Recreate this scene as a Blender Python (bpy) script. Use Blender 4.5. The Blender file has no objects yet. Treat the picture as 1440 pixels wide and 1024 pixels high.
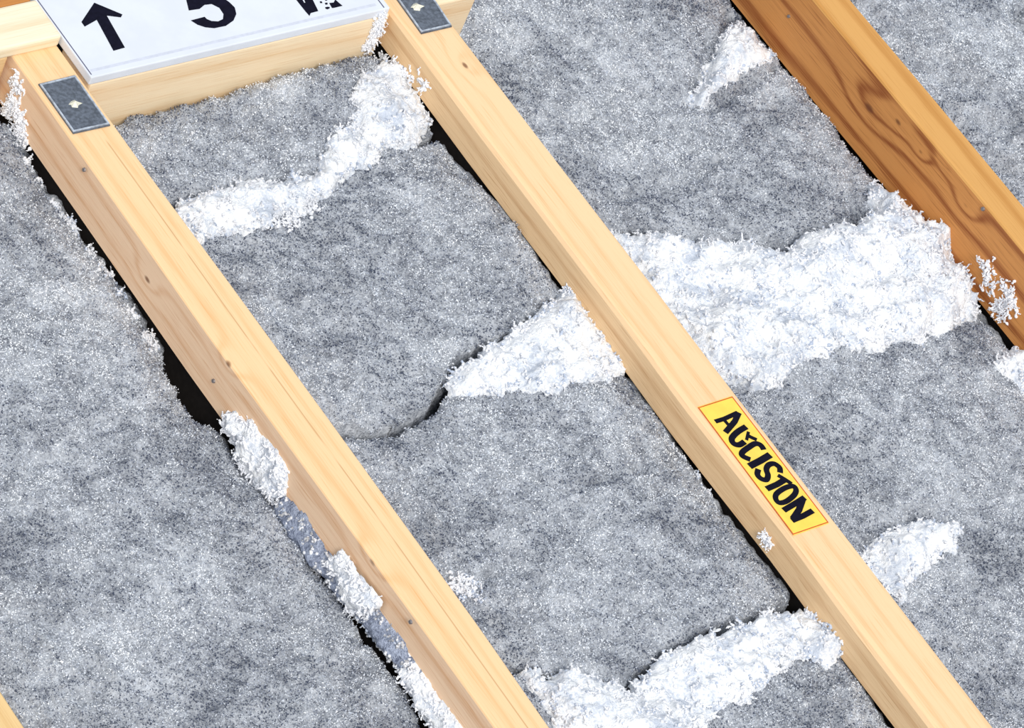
import bpy, bmesh, math, random
import numpy as np
from mathutils import Matrix, Vector

random.seed(7)
RNG = np.random.default_rng(7)
scene = bpy.context.scene
COL = scene.collection

# ------------------------------------------------------------------ camera
W, H, F = 1440, 1024, 7500.0
CAM = np.array([-2.57595621, -2.43062693, 3.27003556])
CR = np.array([0.7825968, -0.53594806, 0.3167048])
CU = np.array([0.22485801, 0.71775361, 0.65899061])
CV = np.array([0.58050075, 0.44451033, -0.68222389])
cd = bpy.data.cameras.new('camera')
cd.sensor_fit = 'HORIZONTAL'; cd.sensor_width = 36.0; cd.lens = F * 36.0 / W
cd.clip_start = 0.1; cd.clip_end = 50
cam = bpy.data.objects.new('camera', cd); COL.objects.link(cam)
m = Matrix.Identity(4)
for i in range(3):
    m[i][0] = CR[i]; m[i][1] = CU[i]; m[i][2] = -CV[i]; m[i][3] = CAM[i]
cam.matrix_world = m
scene.camera = cam

# ------------------------------------------------------------------ light
world = bpy.data.worlds.new('daylight'); scene.world = world
world.use_nodes = True
bg = world.node_tree.nodes['Background']
bg.inputs['Color'].default_value = (0.86, 0.92, 1.0, 1)
bg.inputs['Strength'].default_value = 0.76
sd_ = bpy.data.lights.new('sun', 'SUN'); sd_.energy = 2.4; sd_.angle = math.radians(22)
sd_.color = (1.0, 0.965, 0.91)
sun = bpy.data.objects.new('sun', sd_); COL.objects.link(sun)
SUN_FROM = Vector((-0.34, -0.60, 0.72))
sun.rotation_euler = SUN_FROM.to_track_quat('Z', 'Y').to_euler()
sun.location = (0.4, -1.0, 2.0)
vs = scene.view_settings
vs.view_transform = 'Standard'; vs.look = 'None'; vs.gamma = 1.0
vs.use_curve_mapping = False; vs.exposure = 0.06

# ------------------------------------------------------------------ helpers
def at(px, py, z=0.0):
    """world point on the level z seen at a photo pixel"""
    d = CV * F + CR * (px - W / 2) - CU * (py - H / 2)
    return CAM + d * ((z - CAM[2]) / d[2])

def atxy(pts, z, dx=0.0):
    return [(at(a, b, z)[0] + dx, at(a, b, z)[1]) for a, b in pts]

def on_side(px, py, X):
    """world point on the vertical plane x = X"""
    d = CV * F + CR * (px - W / 2) - CU * (py - H / 2)
    return CAM + d * ((X - CAM[0]) / d[0])

def tag(o, label=None, cat=None, group=None, kind=None):
    if label: o['label'] = label
    if cat: o['category'] = cat
    if group: o['group'] = group
    if kind: o['kind'] = kind
    return o

def root(name, loc, label, cat, group=None):
    o = bpy.data.objects.new(name, None); COL.objects.link(o)
    o.location = loc; o.empty_display_size = 0.02
    return tag(o, label, cat, group)

def origin_of(parent):
    v = Vector((0, 0, 0))
    while parent is not None:
        v += parent.location; parent = parent.parent
    return v

def link_mesh(name, me, mat, parent=None, loc=None):
    """mesh given in world coordinates -> object placed under its parent"""
    o = bpy.data.objects.new(name, me); COL.objects.link(o)
    if mat is not None: me.materials.append(mat)
    base = origin_of(parent)
    if loc is None: loc = base
    loc = Vector(loc)
    me.transform(Matrix.Translation(-loc))
    o.location = loc - base
    if parent is not None: o.parent = parent
    return o

def np_mesh(name, V, Fc, smooth=True, col=None):
    """V (n,3), Fc (m,k) arrays"""
    me = bpy.data.meshes.new(name)
    V = np.ascontiguousarray(V, dtype=np.float32); Fc = np.ascontiguousarray(Fc, dtype=np.int32)
    k = Fc.shape[1]
    me.vertices.add(len(V)); me.vertices.foreach_set('co', V.ravel())
    me.loops.add(Fc.size); me.loops.foreach_set('vertex_index', Fc.ravel())
    me.polygons.add(len(Fc))
    me.polygons.foreach_set('loop_start', np.arange(0, Fc.size, k, dtype=np.int32))
    me.polygons.foreach_set('loop_total', np.full(len(Fc), k, dtype=np.int32))
    me.polygons.foreach_set('use_smooth', np.full(len(Fc), smooth, dtype=bool))
    if col is not None:
        a = me.color_attributes.new('tint', 'FLOAT_COLOR', 'POINT')
        c4 = np.ones((len(V), 4), dtype=np.float32); c4[:, :3] = col
        a.data.foreach_set('color', c4.ravel())
    me.update(calc_edges=True)
    return me

def bm_mesh(name, bm):
    me = bpy.data.meshes.new(name)
    bmesh.ops.recalc_face_normals(bm, faces=bm.faces)
    bm.to_mesh(me); bm.free()
    return me

def box_mesh(name, x0, x1, y0, y1, z0, z1, bev=0.0015, seg=2):
    bm = bmesh.new()
    bmesh.ops.create_cube(bm, size=1)
    for v in bm.verts:
        v.co = Vector((x0 + (v.co.x + .5) * (x1 - x0), y0 + (v.co.y + .5) * (y1 - y0), z0 + (v.co.z + .5) * (z1 - z0)))
    if bev: bmesh.ops.bevel(bm, geom=list(bm.edges), offset=bev, segments=seg, affect='EDGES', profile=.6)
    return bm_mesh(name, bm)

def add_prism(bm, xy, z0, z1):
    vs0 = [bm.verts.new((a, b, z0)) for a, b in xy]
    f = bm.faces.new(vs0)
    r = bmesh.ops.extrude_face_region(bm, geom=[f])
    for g in r['geom']:
        if isinstance(g, bmesh.types.BMVert): g.co.z = z1

def smooth_line(L, n=5):
    P = np.array(L); closed = np.allclose(P[0], P[-1]); m = len(P); out = []
    for i in range(m - 1):
        a = P[i - 1] if i > 0 else (P[-2] if closed else P[0]); b, c = P[i], P[i + 1]
        d = P[i + 2] if i + 2 < m else (P[1] if closed else P[-1])
        for k in range(n):
            t = k / n
            out.append(.5 * (2 * b + (c - a) * t + (2 * a - 5 * b + 4 * c - d) * t * t + (3 * b - a - 3 * c + d) * t ** 3))
    out.append(P[-1])
    return [tuple(v) for v in out]

def add_stroke(bm, xy, w, z0, z1):
    """thick flat polyline"""
    P = [Vector((a, b)) for a, b in xy]
    closed = (P[0] - P[-1]).length < 1e-6
    L, R = [], []
    n = len(P)
    for i in range(n):
        if closed:
            a = P[i - 1] if i > 0 else P[-2]; b = P[i + 1] if i < n - 1 else P[1]
        else:
            a = P[max(i - 1, 0)]; b = P[min(i + 1, n - 1)]
        t1 = (P[i] - a); t2 = (b - P[i])
        if t1.length < 1e-9: t1 = t2
        if t2.length < 1e-9: t2 = t1
        t1 = t1.normalized(); t2 = t2.normalized()
        t = (t1 + t2).normalized()
        nrm = Vector((-t.y, t.x)); k = 1 / max(.6, nrm.dot(Vector((-t1.y, t1.x))))
        L.append(P[i] + nrm * w / 2 * k); R.append(P[i] - nrm * w / 2 * k)
    for i in range(n - 1):
        add_prism(bm, [tuple(L[i]), tuple(L[i + 1]), tuple(R[i + 1]), tuple(R[i])], z0, z1)

# numpy value noise
def _hash(ix, iy, s):
    n = (ix.astype(np.int64) * 374761393 + iy.astype(np.int64) * 668265263 + s * 974711) & 0x7fffffff
    n = ((n ^ (n >> 13)) * 1274126177) & 0x7fffffff
    n = ((n ^ (n >> 16)) * 1911520717) & 0x7fffffff
    return ((n ^ (n >> 15)) & 0xffff) / 65535.0

def vnoise(x, y, s=0):
    ix = np.floor(x); iy = np.floor(y); fx = x - ix; fy = y - iy
    fx = fx * fx * (3 - 2 * fx); fy = fy * fy * (3 - 2 * fy)
    a = _hash(ix, iy, s); b = _hash(ix + 1, iy, s); c = _hash(ix, iy + 1, s); d = _hash(ix + 1, iy + 1, s)
    return (a * (1 - fx) + b * fx) * (1 - fy) + (c * (1 - fx) + d * fx) * fy

def fbm(x, y, scale, s=0, o=3):
    """about -1..1, feature size = scale metres"""
    r = 0; a = 1; t = 0; f = 1 / scale
    for i in range(o):
        r = r + a * (vnoise(x * f + 17.3 * i, y * f - 9.1 * i, s + i) * 2 - 1); t += a; a *= .5; f *= 2.03
    return r / t * 1.4

def poly_sd(x, y, poly):
    """signed distance, positive inside"""
    P = np.array(poly); Q = np.roll(P, -1, axis=0)
    d2 = np.full(x.shape, 1e9); ins = np.zeros(x.shape, dtype=bool)
    for (ax, ay), (bx, by) in zip(P, Q):
        ex, ey = bx - ax, by - ay; l2 = ex * ex + ey * ey + 1e-18
        t = np.clip(((x - ax) * ex + (y - ay) * ey) / l2, 0, 1)
        d2 = np.minimum(d2, (x - ax - t * ex) ** 2 + (y - ay - t * ey) ** 2)
        if abs(ey) > 1e-12:
            c = ((ay > y) != (by > y)) & (x < ex * (y - ay) / ey + ax)
            ins ^= c
    d = np.sqrt(d2)
    return np.where(ins, d, -d)

def line_d(x, y, line):
    d2 = np.full(x.shape, 1e9)
    for (ax, ay), (bx, by) in zip(line[:-1], line[1:]):
        ex, ey = bx - ax, by - ay; l2 = ex * ex + ey * ey + 1e-18
        t = np.clip(((x - ax) * ex + (y - ay) * ey) / l2, 0, 1)
        d2 = np.minimum(d2, (x - ax - t * ex) ** 2 + (y - ay - t * ey) ** 2)
    return np.sqrt(d2)

def sstep(e0, e1, v):
    t = np.clip((v - e0) / (e1 - e0), 0, 1); return t * t * (3 - 2 * t)

# ------------------------------------------------------------------ materials
class G:
    def __init__(s, name):
        s.mat = bpy.data.materials.new(name); s.mat.use_nodes = True
        s.t = s.mat.node_tree; s.b = s.t.nodes['Principled BSDF']
    def n(s, typ, **kw):
        o = s.t.nodes.new(typ)
        for k, v in kw.items(): setattr(o, k, v)
        return o
    def put(s, sock, v):
        if hasattr(v, 'is_output'): s.t.links.new(v, sock)
        else: sock.default_value = v
    def math(s, op, a, b=0.0, c=0.0, clamp=False):
        o = s.n('ShaderNodeMath', operation=op, use_clamp=clamp)
        s.put(o.inputs[0], a); s.put(o.inputs[1], b); s.put(o.inputs[2], c)
        return o.outputs[0]
    def vec(s, op, a, b=(0, 0, 0)):
        o = s.n('ShaderNodeVectorMath', operation=op)
        s.put(o.inputs[0], a); s.put(o.inputs[1], b)
        return o.outputs['Value'] if op in ('LENGTH', 'DISTANCE', 'DOT_PRODUCT') else o.outputs[0]
    def obj(s): return s.n('ShaderNodeTexCoord').outputs['Object']
    def noise(s, v, scale, detail=2.0, rough=.5):
        o = s.n('ShaderNodeTexNoise'); s.put(o.inputs['Vector'], v)
        o.inputs['Scale'].default_value = scale; o.inputs['Detail'].default_value = detail
        o.inputs['Roughness'].default_value = rough
        return o.outputs['Fac']
    def rng(s, v, a, b, c=0.0, d=1.0):
        o = s.n('ShaderNodeMapRange', interpolation_type='SMOOTHSTEP'); s.put(o.inputs['Value'], v)
        for k, x in zip(('From Min', 'From Max', 'To Min', 'To Max'), (a, b, c, d)): s.put(o.inputs[k], x)
        return o.outputs[0]
    def mix(s, f, a, b, mode='MIX'):
        o = s.n('ShaderNodeMix', data_type='RGBA', blend_type=mode)
        s.put(o.inputs[0], f)
        for i, v in ((6, a), (7, b)):
            s.put(o.inputs[i], v if hasattr(v, 'is_output') else (*v, 1))
        return o.outputs[2]
    def done(s, col, rough=.8, bump=None, bstr=.3, bdist=.001, metal=0.0, spec=.3):
        s.put(s.b.inputs['Base Color'], col if hasattr(col, 'is_output') else (*col, 1))
        s.put(s.b.inputs['Roughness'], rough); s.b.inputs['Metallic'].default_value = metal
        s.b.inputs['Specular IOR Level'].default_value = spec
        if bump is not None:
            o = s.n('ShaderNodeBump'); o.inputs['Strength'].default_value = bstr
            o.inputs['Distance'].default_value = bdist
            s.put(o.inputs['Height'], bump); s.t.links.new(o.outputs[0], s.b.inputs['Normal'])
        return s.mat

def wood(name, base, late, axis='y', knots=(), origin=(0, 0, 0), ring=150.0, contrast=.55, crack=None, seed=0.0, side=None):
    """sawn softwood: growth rings running along one axis and bending round knots.
    side: (base, late) colours of the vertical sawn faces, picked by face normal"""
    g = G(name); p = g.obj()
    st = (1, .05, 1) if axis == 'y' else (.05, 1, 1)
    ps = g.vec('MULTIPLY', g.vec('ADD', p, (seed, seed * .7, seed * .3)), st)
    sep = g.n('ShaderNodeSeparateXYZ'); g.t.links.new(p, sep.inputs[0])
    x, y, z = sep.outputs
    cross = x if axis == 'y' else y
    warp = g.noise(ps, 22.0, 2.0)
    warp2 = g.noise(g.vec('MULTIPLY', p, (1, .25, 1) if axis == 'y' else (.25, 1, 1)), 9.0, 1.0)
    r = g.math('ADD', g.math('MULTIPLY', cross, ring), g.math('MULTIPLY', z, ring * .83))
    r = g.math('ADD', r, g.math('MULTIPLY', warp, 7.0)); r = g.math('ADD', r, g.math('MULTIPLY', warp2, 5.0))
    dark = None; ksc = (1, .55, 1) if axis == 'y' else (.55, 1, 1)
    for (kx, ky, kz, kr) in knots:
        d = g.vec('LENGTH', g.vec('MULTIPLY', g.vec('SUBTRACT', p, (kx - origin[0], ky - origin[1], kz - origin[2])), ksc))
        e = g.math('DIVIDE', d, kr); e2 = g.math('MULTIPLY', e, e)
        infl = g.math('EXPONENT', g.math('MULTIPLY', e2, -.11))
        r = g.math('ADD', r, g.math('MULTIPLY', infl, 6.0))
        sp = g.rng(d, kr * .25, kr * .75, 1.0, 0.0)
        dark = sp if dark is None else g.math('MAXIMUM', dark, sp)
    s_ = g.math('ADD', g.math('MULTIPLY', g.math('SINE', r), .5), .5)
    s_ = g.math('POWER', s_, 4.0)
    pf = g.vec('MULTIPLY', g.vec('ADD', p, (seed, seed, seed)), (1, .022, 1) if axis == 'y' else (.022, 1, 1))
    fine = g.noise(pf, 650.0, 3.0, .7)
    pore = g.rng(g.noise(pf, 900.0, 1.0), .60, .72)
    tone = g.noise(ps, 30.0, 2.0)
    f = g.math('MULTIPLY', s_, contrast)
    f = g.math('ADD', f, g.math('MULTIPLY', g.math('SUBTRACT', fine, .5), 1.5))
    f = g.math('ADD', f, g.math('MULTIPLY', pore, .5))
    f = g.math('ADD', f, g.math('MULTIPLY', g.math('SUBTRACT', tone, .5), .6), clamp=True)
    col = g.mix(f, base, late)
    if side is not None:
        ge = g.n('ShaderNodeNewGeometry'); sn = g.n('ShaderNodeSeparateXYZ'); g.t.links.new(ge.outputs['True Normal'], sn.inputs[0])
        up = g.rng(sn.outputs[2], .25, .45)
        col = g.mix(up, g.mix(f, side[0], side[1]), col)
    if crack is not None:
        off = g.math('ADD', g.math('SUBTRACT', cross, crack - origin[0 if axis == 'y' else 1]), g.math('MULTIPLY', g.math('SUBTRACT', warp2, .5), .006))
        ln = g.rng(g.math('ABSOLUTE', off), .0002, .0011, .55, 0.0)
        br = g.rng(g.noise(g.vec('MULTIPLY', p, (0, 1, 0)), 14.0, 2.0), .36, .5)
        col = g.mix(g.math('MULTIPLY', ln, br), col, (.42, .20, .06))
    if dark is not None:
        col = g.mix(g.math('MULTIPLY', dark, .8), col, (.16, .05, .018))
    return g.done(col, .62, bump=g.math('ADD', fine, g.math('MULTIPLY', s_, .3)), bstr=.35, bdist=.0006)

def insulation_mat(name, lo, hi, seed=0., speck=.9):
    g = G(name); p = g.vec('ADD', g.obj(), (seed, seed, 0))
    n1 = g.noise(p, 420.0, 2.0, .7); n2 = g.noise(p, 95.0, 3.0, .6); n3 = g.noise(p, 17.0, 3.0, .55)
    f = g.math('ADD', g.math('MULTIPLY', g.math('SUBTRACT', n1, .5), 1.7 * speck), g.math('MULTIPLY', g.math('SUBTRACT', n2, .5), 1.3))
    f = g.math('ADD', f, g.math('MULTIPLY', g.math('SUBTRACT', n3, .5), 1.1)); f = g.math('ADD', f, .5, clamp=True)
    col = g.mix(f, lo, hi)
    return g.done(col, 1.0, bump=g.math('ADD', n1, n2), bstr=1.0, bdist=.003, spec=.05)

def tint_mat(name, rough=1.0):
    g = G(name); a = g.n('ShaderNodeAttribute', attribute_name='tint')
    return g.done(a.outputs['Color'], rough, spec=.05)

def white_mat(name, lo=(.56, .61, .70), hi=(.92, .935, .955)):
    g = G(name); p = g.obj()
    n1 = g.noise(p, 330.0, 3.0, .65); n2 = g.noise(p, 40.0, 2.0)
    f = g.rng(g.math('ADD', g.math('MULTIPLY', n1, .45), g.math('MULTIPLY', n2, .55)), .36, .58)
    return g.done(g.mix(f, lo, hi), 1.0, bump=n1, bstr=.8, bdist=.003, spec=.05)

def flat(name, c, rough=.6, metal=0., var=.12, scale=180., spec=.3):
    g = G(name); n = g.noise(g.obj(), scale, 3.0, .6)
    col = g.mix(g.rng(n, .3, .7), tuple(v * (1 - var) for v in c), tuple(min(1, v * (1 + var)) for v in c))
    return g.done(col, rough, bump=n, bstr=.12, bdist=.0004, metal=metal, spec=spec)

PALE = ((.80, .56, .27), (.66, .39, .145))
M_ins = insulation_mat('grey_insulation', (.16, .175, .21), (.66, .69, .74))
M_ins_dark = insulation_mat('blue_grey_insulation', (.10, .12, .19), (.50, .56, .70), 3.1)
M_flake = tint_mat('insulation_flakes')
M_white = white_mat('white_insulation')
M_void = flat('void_black', (.02, .017, .016), .9, spec=.1)  # near-black colour stands in for the dark void under the joists
M_deck = flat('gap_shade_deck', (.018, .016, .016), .9, spec=.1)  # deck colour carries the shade of the gaps between the batts
M_sign = flat('white_enamel', (.70, .735, .80), .35, var=.03, scale=30)
M_ink = flat('black_print', (.006, .006, .016), .8, var=.2, spec=.08)
M_line = flat('dark_outline', (.10, .10, .17), .6)
M_steel = flat('dull_galvanised_steel', (.115, .135, .17), .5, metal=.25, var=.35, scale=260, spec=.5)
M_rim = flat('bright_steel_rim', (.46, .51, .58), .4, metal=.3, var=.3, spec=.5)
M_tab = flat('pale_torn_tab', (.78, .76, .62), .5, var=.15)
M_yellow = flat('yellow_sticker_film', (.93, .66, .10), .45, var=.05, scale=90)
M_red = flat('red_print', (.62, .10, .02), .5)
M_nail = flat('nail_steel', (.26, .24, .24), .4, metal=.6)

# ------------------------------------------------------------------ the deck under everything
FZ = -0.14
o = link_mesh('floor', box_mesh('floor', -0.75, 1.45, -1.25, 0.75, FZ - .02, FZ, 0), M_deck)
tag(o, 'deck coloured black for the shade in the gaps below the insulation', 'floor', kind='structure')

# ------------------------------------------------------------------ joists
def joist_mesh(name, ys, left, right, cham_l, cham_r, ztop=0.0, zbot=FZ):
    V, Fc = [], []
    for y, a, b in zip(ys, left, right):
        V += [(a, y, zbot), (a, y, ztop - cham_l * .9), (a + cham_l * .35, y, ztop - cham_l * .3), (a + cham_l, y, ztop),
              (b - cham_r, y, ztop), (b, y, ztop - cham_r), (b, y, zbot)]
    k = 7
    bm = bmesh.new(); bv = [bm.verts.new(v) for v in V]
    for i in range(len(ys) - 1):
        for j in range(k):
            bm.faces.new((bv[i * k + j], bv[i * k + (j + 1) % k], bv[(i + 1) * k + (j + 1) % k], bv[(i + 1) * k + j]))
    bm.faces.new(bv[:k]); bm.faces.new(bv[-k:])
    return bm_mesh(name, bm)

def edge(pts):
    """(x, y) measured edge -> function of y"""
    p = sorted((b, a) for a, b in pts); yy = [q[0] for q in p]; xx = [q[1] for q in p]
    return lambda y: float(np.interp(y, yy, xx))

eAr = edge([(-.0016, .18), (-.0022, .0), (-.0002, -.13), (.0008, -.30), (.0012, -.55), (-.001, -.66)])
eAl = edge([(-.0514, .175), (-.0525, .018), (-.0545, -.17), (-.0541, -.22), (-.0529, -.30), (-.0500, -.53), (-.0492, -.65)])
eBr = edge([(.4013, .09), (.4008, -.08), (.4010, -.26), (.3998, -.385), (.4009, -.57), (.4008, -.80)])
eBl = edge([(.3495, .117), (.3468, -.05), (.3470, -.084), (.3462, -.28), (.3436, -.39), (.3468, -.56), (.3440, -.665), (.3444, -.79)])
eCr = edge([(.8445, .05), (.8480, -.13), (.8495, -.29), (.8495, -.5)])
eCl = edge([(.8048, .0), (.8070, -.15), (.8093, -.28), (.81, -.5)])

def joist(er, el, y0, y1, xb, label, mat, cham_l, zb, cham_r=.0018):
    ys = np.arange(y0, y1 + .001, .03)
    t = root('joist', (xb, (y0 + y1) / 2, FZ), label, 'joist', 'wooden joists')
    link_mesh('timber', joist_mesh('timber', ys, [el(y) for y in ys], [er(y) for y in ys], cham_l, cham_r, 0.0, zb), mat, t)
    link_mesh('added_bearer', box_mesh('added_bearer', el(-.3) + .009, er(-.3) - .009, y0, y1, FZ, zb, .001), M_void, t)  # added support, inset and coloured black to read as void
    return t

def knots_side(pts, X): return [tuple(on_side(a, b, X)) + (r,) for a, b, r in pts]
def knots_top(pts): return [tuple(at(a, b, 0)) + (r,) for a, b, r in pts]

oA = (-.026, -.24, FZ); YA0, YA1 = -.90, .42
wA = wood('pine_with_crack', (.90, .615, .345), (.79, .455, .20), 'y',
          knots_side([(208, 393, .0045), (322, 512, .004), (521, 792, .005)], -.053), oA, ring=260, contrast=.5, crack=-.0215, seed=1.3,
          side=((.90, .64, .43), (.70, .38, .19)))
jA = joist(eAr, eAl, YA0, YA1, -.026, 'pale pine joist with a metal plate beside the white sign, thin crack along its top', wA, .0022, -.056)
oB = (.373, -.35, FZ)
wB = wood('pine_plain', (.89, .62, .36), (.76, .455, .21), 'y', knots_top([(654, 92, .0042)]), oB, ring=280, contrast=.45, seed=4.7,
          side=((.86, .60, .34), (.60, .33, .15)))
jB = joist(eBr, eBl, -1.12, .42, .373, 'pale pine joist carrying the yellow sticker', wB, .0065, -.041)
oC = (.83, -.365, FZ)
wC = wood('orange_pine', (.68, .36, .11), (.54, .25, .06), 'y',
          knots_side([(1222, 152, .007), (1262, 172, .0045), (1293, 214, .0035), (1330, 238, .003), (1355, 290, .005)], .806), oC, ring=230, contrast=.85, seed=8.2,
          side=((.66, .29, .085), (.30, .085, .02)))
jC = joist(eCr, eCl, -1.15, .42, .83, 'orange-brown knotty joist with a deep exposed side', wC, .003, -.090)
wD = wood('pine_edge', *PALE, 'y', (), (0, 0, 0), ring=220, contrast=.35, seed=12.0)
jD = joist(lambda y: -.4405, lambda y: -.4925, -1.05, .42, -.466, 'plain pale joist across the wide insulation bay from the cracked one', wD, .002, -.056)

# nails and pins
def nail(parent, c, axis, r=.0022):
    bm = bmesh.new()
    bmesh.ops.create_cone(bm, cap_ends=True, segments=12, radius1=r, radius2=r * .8, depth=.0016)
    me = bm_mesh('nail', bm)
    if axis == 'x': me.transform(Matrix.Rotation(-math.pi / 2, 4, 'Y'))
    me.transform(Matrix.Translation(Vector(c)))
    return link_mesh('nail', me, M_nail, parent)
for px, py in ((118, 239), (577, 875), (300, 536)): nail(jA, on_side(px, py, eAl(-.2) - .0006), 'x')
nail(jC, on_side(1382, 294, .8085), 'x', .0024); nail(jC, on_side(1109, 23, .8042), 'x', .002)

# ------------------------------------------------------------------ cross timbers
YF = .1188
wX = wood('pale_spruce', (.90, .73, .50), (.78, .53, .29), 'x', (), ring=190, contrast=.5, seed=2.2)
wX2 = wood('white_spruce', (.90, .80, .60), (.76, .60, .37), 'x', (), ring=260, contrast=.55, seed=5.5)
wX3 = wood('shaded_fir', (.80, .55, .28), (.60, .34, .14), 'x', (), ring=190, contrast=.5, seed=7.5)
wX4 = wood('red_fir', (.55, .23, .06), (.38, .13, .03), 'x', (), ring=150, contrast=.5, seed=9.5)
def timber(name, label, x0, x1, y0, y1, z0, z1, mat, bev=.002):
    o = link_mesh(name, box_mesh(name, x0, x1, y0, y1, z0, z1, bev), mat, None, ((x0 + x1) / 2, (y0 + y1) / 2, z0))
    return tag(o, label, 'block' if 'block' in name else 'board')
timber('cross_block', 'pale spruce cross block holding up the white sign', .0025, .3455, YF, YF + .05, FZ, -.0003, wX)
timber('cross_block', 'spruce cross block between sticker joist and orange-brown joist', .4035, .452, YF, YF + .05, FZ, -.002, wX)
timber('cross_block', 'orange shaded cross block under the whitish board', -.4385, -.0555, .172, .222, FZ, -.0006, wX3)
timber('cross_board', 'whitish spruce board lying over the joist end beside the white sign', -.46, -.0022, .1705, .2185, .0003, .0145, wX2, .0025)
timber('cross_board', 'reddish board behind the whitish spruce board', -.46, -.004, .2215, .29, .0003, .010, wX4)

# ------------------------------------------------------------------ sign
SZ = .0102
sg = root('sign', (.17, .2, .0003), 'white sign with black arrow and number on the cross block', 'sign')
sx0, sx1, sy0, sy1 = -.0002, .3415, YF - .0005, .335
link_mesh('panel', box_mesh('panel', sx0, sx1, sy0, sy1, .0003, SZ, .0012), M_sign, sg)
for a, b, w in (((sx0 + .0022, sy0 + .0035), (sx0 + .0022, sy1 - .004), .0011), ((sx1 - .006, sy0 + .002), (sx1 - .006, sy1 - .004), .0012)):
    bm = bmesh.new(); add_stroke(bm, [a, b], w, SZ - .0002, SZ + .00012)
    link_mesh('outline', bm_mesh('outline', bm), M_line, sg)
bm = bmesh.new(); add_stroke(bm, [(sx0 + .004, sy0 + .008), (sx1 - .012, sy0 + .008)], .0032, SZ - .0002, SZ + .0001)
link_mesh('edge_band', bm_mesh('edge_band', bm), flat('grey_band', (.60, .63, .72), .5, var=.05), sg)
def sign_glyph(name, polys):
    bm = bmesh.new()
    for i, pl in enumerate(polys): add_prism(bm, atxy(pl, SZ), SZ - .0002, SZ + .0003 + .00002 * i)
    return link_mesh(name, bm_mesh(name, bm), M_ink, sg)
sign_glyph('arrow', [[(132.5, 4), (172, 20.5), (170, 24.5), (150, 22), (175.5, 67), (159.5, 71.5), (136, 28), (119, 37.5), (114.5, 31)]])
z5 = lambda L: [(220 + a / 5.54, b / 5.54) for a, b in L]
sign_glyph('digit', [z5([(230, -8), (252, 82), (335, 70), (375, 38), (430, 32), (490, 62), (522, 110), (518, 150), (480, 168), (430, 165), (392, 150), (375, 132),
                         (268, 160), (320, 193), (380, 213), (450, 220), (540, 202), (600, 160), (622, 110), (610, 60), (570, 20), (520, -15), (450, -34), (380, -30), (335, -12),
                         (300, -80), (430, -125), (400, -185), (170, -110)])])
z4 = lambda L: [(400 + a / 8.98, b / 8.98) for a, b in L]
sign_glyph('letter', [z4([(150, 0), (265, 145), (316, 202), (332, 165), (426, 140), (355, -5), (300, -130), (200, -110), (265, 35), (250, 38), (190, -60), (120, -40)])])
sign_glyph('small_marks', [z4(q) for q in (
    [(565, 40), (600, 102), (625, 100), (732, 74), (690, 40), (640, -5), (622, 34)], [(445, 20), (470, 18), (478, 40), (452, 40)],
    [(510, -5), (540, -5), (538, 8), (515, 8)], [(510, 40), (540, 34), (545, 56), (518, 60)], [(512, 95), (545, 88), (572, 92), (570, 106), (545, 118), (522, 112)])])

# ------------------------------------------------------------------ steel plates on the joists
def plate(parent, quad, label, tabpx):
    P = [Vector((q[0], q[1])) for q in atxy(quad, .001)]
    c = sum(P, Vector((0, 0))) / 4
    bm = bmesh.new(); add_prism(bm, [tuple(q) for q in P], .0002, .0015)
    pl = link_mesh('nail_plate', bm_mesh('nail_plate', bm), M_steel, parent); pl['label'] = label
    q = [c + (v - c) * .94 for v in P]
    bm = bmesh.new(); add_stroke(bm, [tuple(v) for v in q] + [tuple(q[0])], .0016, .001, .0026)
    link_mesh('rim', bm_mesh('rim', bm), M_rim, pl)
    bm = bmesh.new()
    ring = atxy([(tabpx[0] + a, tabpx[1] + b) for a, b in ((-9, 1), (-5, -4), (0, -6), (4, -3), (12, -1), (6, 2), (5, 6), (-4, 5), (-5, 1.5))], .002)
    top = bm.verts.new(Vector((*at(tabpx[0], tabpx[1], .002)[:2], .0052)))
    vs_ = [bm.verts.new((a, b, .0013)) for a, b in ring]
    for i in range(len(vs_)): bm.faces.new((vs_[i], vs_[(i + 1) % len(vs_)], top))
    bm.faces.new(vs_)
    t = link_mesh('torn_tab', bm_mesh('torn_tab', bm), M_tab, pl)
plate(jA, [(54, 118.5), (105, 106), (155, 176.5), (103, 188)], 'dark galvanised plate with a bright rim', (105, 145.5))
plate(jB, [(545, -19), (591, -30), (635.5, 37.5), (592.5, 47.5)], 'dark galvanised plate with a bright rim', (586, 9))

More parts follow.
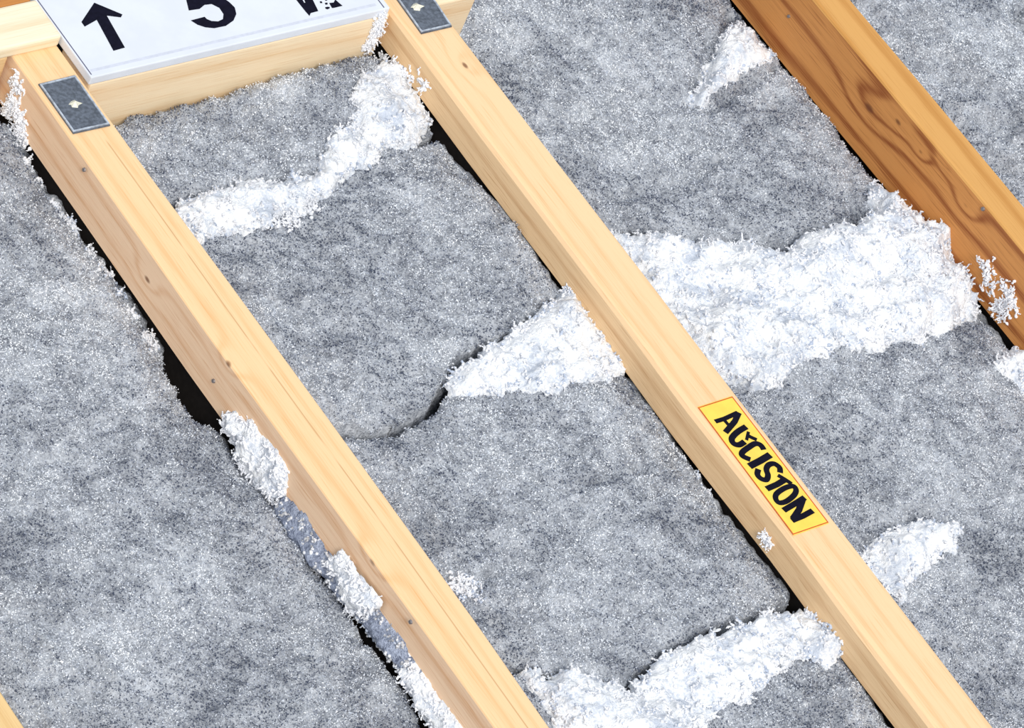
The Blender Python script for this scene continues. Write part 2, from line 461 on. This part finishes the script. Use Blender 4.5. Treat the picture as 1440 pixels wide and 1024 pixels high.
# ------------------------------------------------------------------ yellow sticker
QS = [(981, 572.6), (1029, 557.2), (1165.5, 736), (1116, 753)]
P = atxy(QS, .0004)
bm = bmesh.new(); add_prism(bm, P, .0001, .0006)
stk = link_mesh('sticker', bm_mesh('sticker', bm), M_yellow, jB); stk['label'] = 'yellow sticker with a red border and black capitals'
c = Vector((sum(a for a, b in P) / 4, sum(b for a, b in P) / 4))
q = [tuple(c + (Vector(v) - c) * s_) for v, s_ in zip(P, (.985,) * 4)]
bm = bmesh.new(); add_stroke(bm, q + [q[0]], .0010, .0004, .00075)
link_mesh('border', bm_mesh('border', bm), M_red, stk)
zl = lambda L: atxy([(960 + a / 4.452, 540 + b / 4.452) for a, b in L], .0007)
LET = [
    [([(204, 236), (262, 218), (345, 180)], .0046), ([(352, 180), (326, 236), (268, 304)], .0056), ([(258, 224), (296, 268)], .0034)],
    [([(398, 268), (345, 300), (308, 340), (318, 372), (352, 382), (388, 362)], .0060), ([(404, 322), (432, 336), (464, 350)], .0040), ([(412, 300), (400, 352)], .0030)],
    [([(508, 412), (488, 384), (455, 374), (415, 396), (374, 428), (376, 452), (424, 474)], .0058)],
    [([(548, 444), (488, 480), (418, 516)], .0070)],
    [([(610, 556), (606, 524), (572, 500), (538, 508), (524, 536), (534, 572), (524, 600), (492, 594), (468, 568), (474, 534)], .0056)],
    [([(640, 600), (590, 630), (526, 658)], .0060), ([(596, 572), (640, 598), (682, 626)], .0044)],
    [([(690, 640), (640, 652), (590, 686), (582, 718), (604, 744), (648, 736), (696, 698), (710, 664), (690, 640)], .0054)],
    [([(764, 712), (700, 752), (632, 792)], .0058), ([(752, 722), (728, 790), (690, 846)], .0062), ([(814, 794), (752, 828), (684, 856)], .0056)]]
for k, L in enumerate(LET):
    bm = bmesh.new()
    for i, (pts, w) in enumerate(L): add_stroke(bm, smooth_line(zl(pts)) if len(pts) > 3 else zl(pts), w, .0005, .0009 + .00003 * i)
    link_mesh('letter', bm_mesh('letter', bm), M_ink, stk)

# ------------------------------------------------------------------ insulation
ICO = bmesh.new(); bmesh.ops.create_icosphere(ICO, subdivisions=1, radius=1)
ICO_V = np.array([v.co[:] for v in ICO.verts]); ICO_F = np.array([[v.index for v in f.verts] for f in ICO.faces]); ICO.free()
TET_V = np.array([(1, 0, 0), (-.5, .55, 0), (-.5, -.55, 0), (0, 0, .5)]); TET_F = np.array([(0, 2, 1), (0, 1, 3), (1, 2, 3), (2, 0, 3)])

def rand_rot(n):
    q = RNG.normal(size=(n, 4)); q /= np.linalg.norm(q, axis=1, keepdims=True)
    w, x, y, z = q.T
    return np.stack([np.stack([1 - 2 * (y * y + z * z), 2 * (x * y - z * w), 2 * (x * z + y * w)], -1),
                     np.stack([2 * (x * y + z * w), 1 - 2 * (x * x + z * z), 2 * (y * z - x * w)], -1),
                     np.stack([2 * (x * z - y * w), 2 * (y * z + x * w), 1 - 2 * (x * x + y * y)], -1)], -2)

def scatter(name, pos, size, base_v, base_f, col=None, stretch=None, smooth=True):
    n = len(pos); k = len(base_v)
    B = np.broadcast_to(base_v, (n, k, 3))
    if stretch is not None: B = B * stretch[:, None, :]
    V = np.einsum('nij,nkj->nki', rand_rot(n), B) * size[:, None, None] + pos[:, None, :]
    Fc = base_f[None] + (np.arange(n) * k)[:, None, None]
    c3 = None if col is None else np.repeat(col, k, axis=0)
    return np_mesh(name, V.reshape(-1, 3), Fc.reshape(-1, base_f.shape[1]), smooth, c3)

def pad(name, poly, step, hfun, jag, seed, rim_h, to_world, grow=0.0, jseed=None):
    """solid-looking pad over a polygon in (u, v); height above the plane from hfun.
    returns the mesh, points on its top, edge distances"""
    if jseed is None: jseed = seed
    P = np.array(poly); x0, y0 = P.min(0) - .012; x1, y1 = P.max(0) + .012
    X, Y = np.meshgrid(np.arange(x0, x1, step), np.arange(y0, y1, step))
    X = X + (RNG.random(X.shape) - .5) * step * .5; Y = Y + (RNG.random(X.shape) - .5) * step * .5
    S = poly_sd(X, Y, poly) + grow + jag * (fbm(X, Y, .022, jseed, 3) * .8 + fbm(X, Y, .007, jseed + 5, 2) * .5)
    inside = S > 0
    Z = hfun(X, Y, S)
    c = inside[:-1, :-1] & inside[1:, :-1] & inside[:-1, 1:] & inside[1:, 1:]
    idx = np.arange(X.size).reshape(X.shape)
    quads = np.stack([idx[:-1, :-1][c], idx[:-1, 1:][c], idx[1:, 1:][c], idx[1:, :-1][c]], -1)
    used = np.zeros(X.size, bool); used[quads.ravel()] = True
    rim = used & (np.bincount(quads.ravel(), minlength=X.size) < 4)
    Zf = Z.ravel().copy()
    Zf[rim] = rim_h if np.isscalar(rim_h) else rim_h(X.ravel()[rim], Y.ravel()[rim])
    new = np.cumsum(used) - 1
    V = np.stack([X.ravel(), Y.ravel(), Zf], -1)
    top = used & ~rim
    return np_mesh(name, to_world(V[used]), new[quads]), to_world(V[top]), S.ravel()[top]

def in_view(T, margin=160):
    q = T - CAM; d = q @ CV
    px = W / 2 + F * (q @ CR) / d; py = H / 2 - F * (q @ CU) / d
    return (px > -margin) & (px < W + margin) & (py > -margin) & (py < H + margin)

class Bay:
    """one bay of the floor: the common level of its insulation"""
    def __init__(s, z0, seed, amp=1.0, tilt=0.0, xc=0.0):
        s.z0, s.seed, s.amp, s.tilt, s.xc = z0, seed, amp, tilt, xc; s.creases = []; s.dents = []
    def crease(s, pts, w, d): s.creases.append((atxy(pts, s.z0), w, d))
    def dent(s, px, py, r, d): s.dents.append((atxy([(px, py)], s.z0)[0], r, d))
    def ground(s, x, y):
        z = s.z0 + s.tilt * (x - s.xc) + s.amp * (.0080 * fbm(x, y, .12, s.seed, 2) + .0042 * fbm(x, y, .034, s.seed + 11, 2))
        for ln, wd, dp in s.creases:
            d = line_d(x, y, ln) + .006 * fbm(x, y, .02, s.seed + 77, 2)
            z = z - dp * np.exp(-(d / wd) ** 2)
        for (dx, dy), rd, dp in s.dents: z = z - dp * np.exp(-((x - dx) ** 2 + (y - dy) ** 2) / rd ** 2)
        return z

TUCK = {11: (-.0560, -.0575, -.0445), 21: (.3425, -.0425, .3540), 31: (.8030, -.0915, .8175)}   # joist face, underside, bearer face
BL = Bay(-.060, 11); BM = Bay(-.045, 21); BC = Bay(-.080, 31, 1.0, -.03, .6); BQ = Bay(-.060, 41, 1.7)
for pts, w, d in (([(30, 665), (60, 640), (110, 640)], .006, .006), ([(130, 940), (150, 960), (120, 985)], .006, .009), ([(330, 560), (230, 590), (140, 600)], .008, .004)): BL.crease(pts, w, d)
for pts, w, d in (([(815, 690), (850, 668), (900, 655)], .006, .006), ([(690, 800), (672, 822)], .006, .012), ([(800, 760), (830, 740)], .006, .006),
                  ([(240, 282), (310, 262), (400, 250), (455, 240)], .008, .006), ([(650, 240), (560, 230), (480, 260)], .009, .005)): BM.crease(pts, w, d)
for pts, w, d in (([(975, 140), (995, 95), (1008, 50), (1035, 10)], .007, .014), ([(850, 290), (930, 262), (985, 240), (1010, 225)], .007, .008), ([(1000, 150), (1060, 105), (1095, 85)], .007, .010),
                  ([(690, 90), (760, 60), (800, 62)], .008, .007), ([(1190, 780), (1230, 745), (1300, 722)], .007, .008), ([(1090, 630), (1140, 640)], .006, .005)): BC.crease(pts, w, d)
for pts, w, d in (([(1330, 190), (1370, 175), (1410, 180), (1440, 165)], .012, .014), ([(1440, 10), (1420, 35), (1432, 50)], .006, .014), ([(1400, 225), (1440, 240)], .010, .012)): BQ.crease(pts, w, d)

SURF = np.full((560, 660), np.nan); SX, SY, SC = -.5, -1.2, .003
def record(T):
    j = np.clip(((T[:, 0] - SX) / SC).astype(int), 0, 659); i = np.clip(((T[:, 1] - SY) / SC).astype(int), 0, 559)
    cur = SURF[i, j]; SURF[i, j] = np.where(np.isnan(cur), T[:, 2], np.maximum(cur, T[:, 2]))
def surf(x, y):
    """level of the insulation at x, y (nan over a gap)"""
    j = np.clip(((np.asarray(x) - SX) / SC).astype(int), 0, 659); i = np.clip(((np.asarray(y) - SY) / SC).astype(int), 0, 559)
    return SURF[i, j]
def settle(p):
    """points drop onto the insulation; those over a gap slide to the nearest edge"""
    ii, jj = np.nonzero(~np.isnan(SURF)); gx = SX + (jj + .5) * SC; gy = SY + (ii + .5) * SC
    for k in range(len(p)):
        z = surf(p[k, 0], p[k, 1])
        if np.isnan(z):
            q = np.argmin((gx - p[k, 0]) ** 2 + (gy - p[k, 1]) ** 2); p[k, 0], p[k, 1] = gx[q], gy[q]; z = SURF[ii[q], jj[q]]
        p[k, 2] = z + .0008
    return p
# timber faces on either side of each bay
vec = np.vectorize
FACES = {21: (vec(eAr), vec(eBl)), 31: (vec(eBr), vec(eCl))}
def between(V, bay, inset=0.0):
    if bay is None or bay.seed not in FACES or not len(V): return V
    lo, hi = FACES[bay.seed]; V = V.copy()
    V[:, 0] = np.clip(V[:, 0], lo(V[:, 1]) - .0004 + inset, hi(V[:, 1]) + .0004 - inset)
    return V

def fine(x, y, s): return .0026 * fbm(x, y, .010, s + 23, 2) + .0010 * fbm(x, y, .0045, s + 31, 1)

TONES = np.array([(.07, .085, .13), (.20, .22, .28), (.42, .455, .53), (.64, .68, .75), (.80, .84, .90), (.92, .94, .97)])
def batt(label, bay, poly, seed, density=460000, jag=.004, roll=.020, drop=.012, probs=(.17, .17, .22, .22, .15, .07), white=()):
    if bay.seed in TUCK: poly = [(min(a, TUCK[bay.seed][2] + .003), b) for a, b in poly]
    P = np.array(poly); cx, cy = P.mean(0)
    def zf(X, Y, S):
        e = np.clip(1 - S / roll, 0, 1)
        z = bay.ground(X, Y) + fine(X, Y, seed) - drop * e ** 2.2
        if bay.seed in TUCK: z = np.where(X > TUCK[bay.seed][0], np.minimum(z, TUCK[bay.seed][1] - .001), z)   # pressed down under the joist
        return np.maximum(z, FZ + .004)
    xmax = TUCK[bay.seed][2] if bay.seed in TUCK else 9.0
    def tw(V): V = V.copy(); V[:, 0] = np.minimum(V[:, 0], xmax); return V
    me, T, S = pad('batting', poly, .0028, zf, jag, seed, FZ, tw, 0.0, bay.seed)
    record(T)
    b = root('insulation_batt', (cx, cy, FZ), label, 'insulation', 'grey insulation filling the bays')
    link_mesh('batting', me, M_ins, b)
    keep = in_view(T); T = T[keep]
    n = int(len(T) * .0028 ** 2 * density)
    pos = T[RNG.integers(0, len(T), n)] + (RNG.random((n, 3)) - .5) * (.0028, .0028, .0016) + (0, 0, .0004)
    size = RNG.uniform(.0006, .0015, n)
    if bay.seed in TUCK: pos[:, 0] = np.minimum(pos[:, 0], TUCK[bay.seed][0] + .001)     # no loose fibres under the timber
    # pale and dark fleece is spread in drifts
    drift = fbm(pos[:, 0], pos[:, 1], .06, seed + 50, 3) * .9 + fbm(pos[:, 0], pos[:, 1], .014, seed + 61, 2) * .9
    for poly_w, gain in white: drift = drift + gain * sstep(-.012, .012, poly_sd(pos[:, 0], pos[:, 1], poly_w))
    u = RNG.random(n) + drift * .42
    ci = np.clip(np.searchsorted(np.cumsum(probs), u), 0, len(TONES) - 1)
    fl = link_mesh('loose_fibres', scatter('loose_fibres', pos, size, TET_V, TET_F, TONES[ci] * RNG.uniform(.88, 1.12, (n, 1)), smooth=False), M_flake, b)
    fl['kind'] = 'stuff'
    return b

def tufts(pts, nrm, reach=.007, blobs=7, r0=.0006, r1=.0016):
    """branching little chains of fluff growing from pts"""
    pos, size = [], []
    n = len(pts)
    d = RNG.normal(size=(n, 3)) * .8 + nrm; d /= np.linalg.norm(d, axis=1, keepdims=True)
    p = np.array(pts)
    for i in range(blobs):
        f = i / max(1, blobs - 1)
        pos.append(p.copy()); size.append((r1 + (r0 - r1) * f) * RNG.uniform(.7, 1.25, n))
        d = d + RNG.normal(size=(n, 3)) * .6; d /= np.linalg.norm(d, axis=1, keepdims=True)
        p = p + d * (reach / blobs) * RNG.uniform(.6, 1.4, (n, 1))
    return np.concatenate(pos), np.concatenate(size)

def white_cols(pos, lo=.74):
    """white fluff with bluish grey fibres mixed in, in drifts"""
    n = len(pos); v = RNG.uniform(lo, .93, (n, 1)); c = np.hstack([v * .97, v * .985, np.minimum(v * 1.03, .96)])
    u, w = pos[:, 0], pos[:, 1] + pos[:, 2]
    g = RNG.random(n) * .8 - (.5 if lo > .85 else 0) + .30 * fbm(u, w, .03, 5, 2) + .35 * fbm(u, w, .009, 6, 2)  # whiter colour for tufts on joist sides, making up for shade there
    return np.where((g > .75)[:, None], c * (.60, .66, .76), c)

def crumbs(parent, name, pos, size, lo):
    o = link_mesh(name, scatter(name, pos, size, ICO_V, ICO_F, white_cols(pos, lo), RNG.uniform(.6, 1.4, (len(pos), 3))), M_flake, parent)
    o['kind'] = 'stuff'
    return o

def clump(label, poly, h, seed, bay=None, X=None, jag=.006, dens=30000, edge_dens=3.0, mat=None, body='fleece', lo=.74, reach=.009, rise=.024, group='white insulation clumps'):
    """drift of loose white insulation lying on a bay (bay) or clinging to a joist's side (x = X)"""
    if X is None: P2 = atxy(poly, bay.z0 + h * .3)
    else: P2 = [tuple(on_side(a, b, X)[1:]) for a, b in poly]
    cu, cv = np.array(P2).mean(0)
    def prof(U, V, S):
        k = sstep(-.004, rise, S)
        return h * k * (1 + .5 * fbm(U, V, .04, seed, 2)) + (.35 + .65 * k) * (.0040 * fbm(U, V, .014, seed + 7, 2) + .0022 * fbm(U, V, .0055, seed + 9, 2))
    if X is None:
        hf = lambda U, V, S: bay.ground(U, V) + .0005 + prof(U, V, S)
        rim = lambda U, V: np.fmin(surf(U, V), bay.ground(U, V)) - .003
        tw = lambda A: between(A, bay)
        loc = (cu, cv, float(bay.ground(np.array([cu]), np.array([cv]))[0])); up = np.array((0, 0, .7)); spr = (.9, .9, .3)
    else:
        hf = lambda U, V, S: .001 + np.maximum(prof(U, V, S), 0); rim = 0.0
        tw = lambda A: np.stack([vec(eAl)(A[:, 0]) + .0005 + (X + .0520) - A[:, 2], A[:, 0], A[:, 1]], -1)
        loc = (X, cu, cv); up = np.array((-.7, 0, .1)); spr = (.3, .9, .9)
    me, T, S = pad(body, P2, .0022, hf, jag, seed, rim, tw, .004)
    c = root('insulation_clump', loc, label, 'insulation', group)
    link_mesh(body, me, mat or M_white, c)
    keep = in_view(T); T, S = T[keep], S[keep]
    w = np.where(S < .010, edge_dens, .8); w = w / w.sum()
    n = max(20, int(len(T) * .0022 ** 2 * dens))
    k = RNG.choice(len(T), n, p=w)
    pos, size = tufts(T[k] - .0006 * up, RNG.normal(size=(n, 3)) * spr + up, reach)
    pos = between(pos, bay, .0012)
    if X is not None: pos[:, 0] = np.minimum(pos[:, 0], vec(eAl)(pos[:, 1]) - .0004)
    crumbs(c, 'crumbs', pos, size, lo)
    return c

def fluff(label, pts, spread, n, face=None, bay=None, front=None, lo=.74, reach=.011):
    """a few tufts clinging to a joist's side (face), lying on a bay's insulation (bay) or filling a crack in a plane y = front"""
    B = []
    for a, b in pts:
        if face is not None:
            q = on_side(a, b, face(-.3))
            for _ in range(3): q = on_side(a, b, face(q[1]))
        elif front is not None:
            d = CV * F + CR * (a - W / 2) - CU * (b - H / 2); q = CAM + d * ((front - CAM[1]) / d[1])
        else: q = at(a, b, bay.z0)
        B.append(q)
    B = np.array(B)
    sp = np.array((.2, 1, 1) if face is not None else (.8, .2, 1.3) if front is not None else (1, 1, 0)) * spread
    p = B[RNG.integers(0, len(B), n)] + RNG.normal(size=(n, 3)) * sp
    if bay is not None: p = settle(p)
    nr = np.array((-1.0, 0, .3) if face is not None else (0, -.7, .2) if front is not None else (0, 0, .8))
    pos, size = tufts(p, nr, reach)
    if face is not None: pos[:, 0] = np.minimum(pos[:, 0], vec(face)(pos[:, 1]) - .0004)
    if front is not None: pos[:, 1] = np.minimum(pos[:, 1], front); pos[:, 0] = np.minimum(pos[:, 0], vec(eBl)(pos[:, 1]) - .0004)
    pos = between(pos, bay, .0008)
    if bay is BL: pos[:, 0] = np.minimum(pos[:, 0], vec(eAl)(pos[:, 1]) - .0004)
    c = root('insulation_clump', tuple(pos.mean(0)), label, 'insulation', 'white insulation clumps')
    crumbs(c, 'fluff', pos, size, lo)
    return c

# --- grey batts -----------------------------------------------------------
z = BL.z0
pl = atxy([(20, 200), (46, 232), (96, 305), (148, 382), (186, 440), (203, 478), (228, 530), (258, 578), (306, 600), (332, 650), (372, 712), (430, 800), (470, 858), (540, 950), (592, 1032), (640, 1105)], z)
pl = [(a + (.015 if -.26 < b < -.14 else .030 if b > -.2 else .021), b) for a, b in pl]
pl += [(-.17, -.92), (-.436, -.92), (-.436, .166), (-.06, .166)]
batt('wide grey insulation batt with a black gap between it and the cracked joist', BL, pl, 11, roll=.045, drop=.015, white=[(atxy([(0, 460), (40, 440), (70, 450), (40, 470)], z), .8), (atxy([(0, 800), (150, 740), (280, 820), (160, 1000), (0, 960)], z), .35)])

z = BM.z0; GB = .3400      # batts stop just short of the sticker joist
def yof(px, py, zz=BM.z0): return at(px, py, zz)[1]
s1 = atxy([(238, 285), (300, 270), (400, 252), (457, 244), (495, 208), (560, 190), (622, 180)], z)
b1 = [(.006, .117), (.3415, .117)] + s1[::-1] + [(.004, s1[0][1] + .012)]
batt('grey insulation batt against the block under the white sign', BM, b1, 21, roll=.024, drop=.012)
gap = lambda L, d=.002: [(a, b - d) for a, b in L]
s2 = atxy([(560, 596), (603, 570), (632, 536), (650, 502), (695, 476), (745, 452), (790, 415), (812, 410)], z)
b2 = [(.004, s1[0][1] + .006)] + gap(s1) + atxy([(648, 232), (682, 268), (716, 302), (752, 355), (780, 398)], z, .022) + s2[::-1] + [(.006, s2[0][1] + .03)]
batt('large grey batt between the ragged ridge and the white triangular clump', BM, b2, 31, roll=.030, drop=.010, jag=-.004)
s3 = atxy([(733, 945), (800, 950), (885, 962), (935, 922), (1000, 893), (1070, 868), (1122, 842)], z)
b3 = [(.006, s2[0][1] + .024)] + gap(s2, .002) + atxy([(868, 500), (892, 538), (925, 582), (965, 628), (992, 662), (1018, 700), (1052, 742), (1085, 785), (1118, 828)], z, .020) + s3[::-1] + [(.006, s3[0][1] + .05)]
batt('grey batt between the white triangular clump and the curved white drift', BM, b3, 41, roll=.032, drop=.010, white=[(atxy([(500, 640), (590, 690), (650, 740), (600, 745), (540, 710)], z), .7)])
b4 = [(.006, s3[0][1] + .044)] + gap(s3) + atxy([(1195, 905), (1228, 955), (1262, 1005), (1330, 1105)], z, .022) + [(.338, -1.0), (.006, -1.0)]
batt('grey batt on the far side of the curved white drift from the others', BM, b4, 51, jag=-.004)

z = BC.z0
s5 = atxy([(850, 328), (930, 340), (1030, 346), (1110, 350), (1170, 326), (1236, 300), (1262, 290)], z)
b5 = [(.456, .115), (.456, .40), (.806, .40)] + atxy([(1085, 72), (1128, 128), (1172, 186), (1215, 240)], z, .020) + s5[::-1] + [(.406, s5[0][1] + .03), (.406, .115)]
batt('grey batt creased beside the orange-brown joist, ending at the broad white band', BC, b5, 61, roll=.034, drop=.015, white=[(atxy([(640, 5), (720, 0), (830, 0), (820, 15), (740, 25), (700, 60), (670, 80)], z), .6), (atxy([(780, 150), (900, 100), (980, 180), (900, 235), (820, 240)], z), .45)])
b6 = [(.406, s5[0][1] + .02)] + gap(s5, .006) + atxy([(1300, 335), (1345, 395), (1388, 448), (1425, 505), (1470, 575), (1560, 700)], z, .027) + [(.797, -.75), (.797, -1.12), (.406, -1.12)]
batt('grey batt running from under the broad white band past the yellow sticker', BC, b6, 71, jag=-.004, roll=.03, drop=.015)
batt('lumpy grey and white batt beyond the orange-brown joist', BQ, [(.853, .40), (1.38, .40), (1.38, -1.1), (.853, -1.1)], 81, white=[(atxy([(1390, 60), (1415, 0), (1445, 0), (1450, 140), (1400, 150), (1360, 120)], BQ.z0), .8)], probs=(.09, .12, .2, .25, .22, .12))

# --- white clumps and drifts ---------------------------------------------
clump('ragged white ridge of insulation crossing the bay beside the sign block',
      [(242, 285), (262, 272), (300, 264), (345, 252), (400, 246), (440, 238), (455, 212), (478, 185), (494, 160), (500, 138), (508, 110), (540, 94), (570, 98), (600, 130), (612, 165),
       (580, 192), (535, 212), (505, 232), (478, 255), (458, 272), (440, 282), (425, 300), (400, 300), (385, 315), (345, 320), (310, 325), (285, 345), (262, 322)], .010, 101, BM, jag=.010, lo=.62)
clump('white triangular clump wedged against the sticker joist', [(634, 537), (650, 508), (690, 482), (740, 458), (772, 430), (800, 404), (826, 432), (858, 458), (872, 492), (886, 522), (850, 532), (800, 545), (770, 552), (720, 540), (655, 552)], .012, 111, BM, jag=.007)
clump('broad white insulation band reaching the orange-brown joist',
      [(848, 335), (920, 338), (980, 340), (1040, 344), (1105, 348), (1150, 330), (1200, 316), (1236, 298), (1222, 250), (1236, 246), (1262, 275), (1290, 312), (1340, 335), (1350, 362), (1372, 392), (1378, 425),
       (1340, 455), (1300, 475), (1250, 482), (1180, 492), (1130, 505), (1090, 545), (1070, 552), (1040, 535), (985, 532), (945, 488), (880, 415)], .018, 121, BC, jag=.009)
clump('curved white drift of insulation curling up against the sticker joist', [(738, 952), (790, 945), (840, 958), (885, 968), (930, 928), (1000, 898), (1070, 872), (1130, 856), (1180, 862), (1196, 890), (1200, 925), (1165, 930),
      (1120, 925), (1080, 950), (1045, 985), (1010, 1010), (960, 1040), (930, 1090), (860, 1090), (790, 1050), (762, 1000)], .013, 131, BM, jag=.010)
clump('small white leaf-shaped clump on the batt across from the yellow sticker', [(1206, 776), (1240, 748), (1290, 733), (1352, 730), (1340, 768), (1300, 795), (1278, 815), (1268, 842), (1235, 815)], .010, 141, BC, jag=.006)
clump('greyish white clump in the crease near the orange-brown joist', [(982, 128), (1000, 85), (1012, 50), (1040, 28), (1068, 40), (1086, 68), (1062, 88), (1040, 95), (1020, 120), (990, 140)], .010, 151, BC, jag=.007, lo=.7)
XA = -.0520
clump('white tuft clinging to the side of the cracked joist', [(316, 582), (335, 578), (362, 600), (388, 632), (406, 660), (402, 690), (388, 706), (366, 690), (340, 640)], .012, 161, X=XA, jag=.004, lo=.88, dens=60000)
clump('blue-grey insulation strip squeezed against the cracked joist', [(384, 712), (400, 698), (425, 722), (452, 764), (480, 800), (520, 850), (562, 900), (590, 950), (572, 956), (540, 918), (500, 864), (455, 812), (415, 762)], .010, 171, X=XA, jag=.003, mat=M_ins_dark, dens=30000, lo=.35, body='batting', group='squeezed strips')
clump('white frayed tuft along the middle of the blue-grey strip', [(462, 785), (480, 778), (508, 815), (532, 848), (520, 862), (494, 858), (478, 825)], .013, 181, X=XA - .004, jag=.003, lo=.88, dens=60000)
clump('white fluff at the end of the blue-grey strip', [(556, 918), (580, 935), (608, 975), (645, 1025), (690, 1090), (672, 1100), (622, 1040), (590, 990), (566, 950)], .012, 191, X=XA, jag=.003, lo=.88, dens=60000)
fluff('white fluff stuck on the side of the orange-brown joist', [(1388, 375), (1392, 400), (1400, 425), (1415, 405), (1425, 420), (1408, 438), (1420, 432)], .0048, 130, face=eCl, lo=.88)
clump('white clump at the foot of the orange-brown joist', [(1405, 505), (1430, 480), (1480, 520), (1500, 570), (1450, 545)], .014, 201, BC, jag=.004)
fluff('white fluff in the corner under the whitish board', [(24, 118), (22, 140), (26, 160), (28, 185), (33, 198), (12, 158), (18, 150), (30, 172)], .0045, 230, face=eAl, lo=.88)
fluff('tiny lone white tuft on the side of the sticker joist', [(1076, 756), (1080, 760)], .0028, 26, face=eBl, lo=.88)
fluff('white fluff filling the gap between sign block and sticker joist', [(534, 28), (531, 36), (528, 44), (524, 52), (520, 60), (515, 67)], .0022, 170, front=YF - .0008, lo=.88)
fluff('white tuft on the sticker joist beside the ragged ridge', [(566, 100), (575, 108), (596, 118), (540, 85), (555, 90)], .0036, 80, face=eBl, lo=.88)
fluff('white crumbs on the grey batt edge beside the yellow sticker', [(968, 622), (980, 640), (995, 660), (1003, 684), (975, 630)], .004, 90, bay=BM)
fluff('white crumbs along the black gap beside the cracked joist', [(44, 222), (60, 245), (84, 272), (96, 288), (104, 300), (112, 308), (122, 322), (134, 345), (148, 368), (158, 382), (172, 405), (192, 432), (208, 470), (216, 478)], .0030, 190, bay=BL, lo=.7)
fluff('white crumbs beside the plate on the sticker joist', [(640, 8), (652, 14), (648, 4)], .004, 60, bay=BC)
fluff('small white tuft between cracked joist and the grey batts', [(650, 828), (640, 832), (665, 835)], .006, 70, bay=BM)
fluff('loose white crumbs fallen beside the ragged ridge', [(430, 285), (440, 292), (415, 305), (400, 312), (385, 300), (478, 218), (470, 225)], .0045, 110, bay=BM)
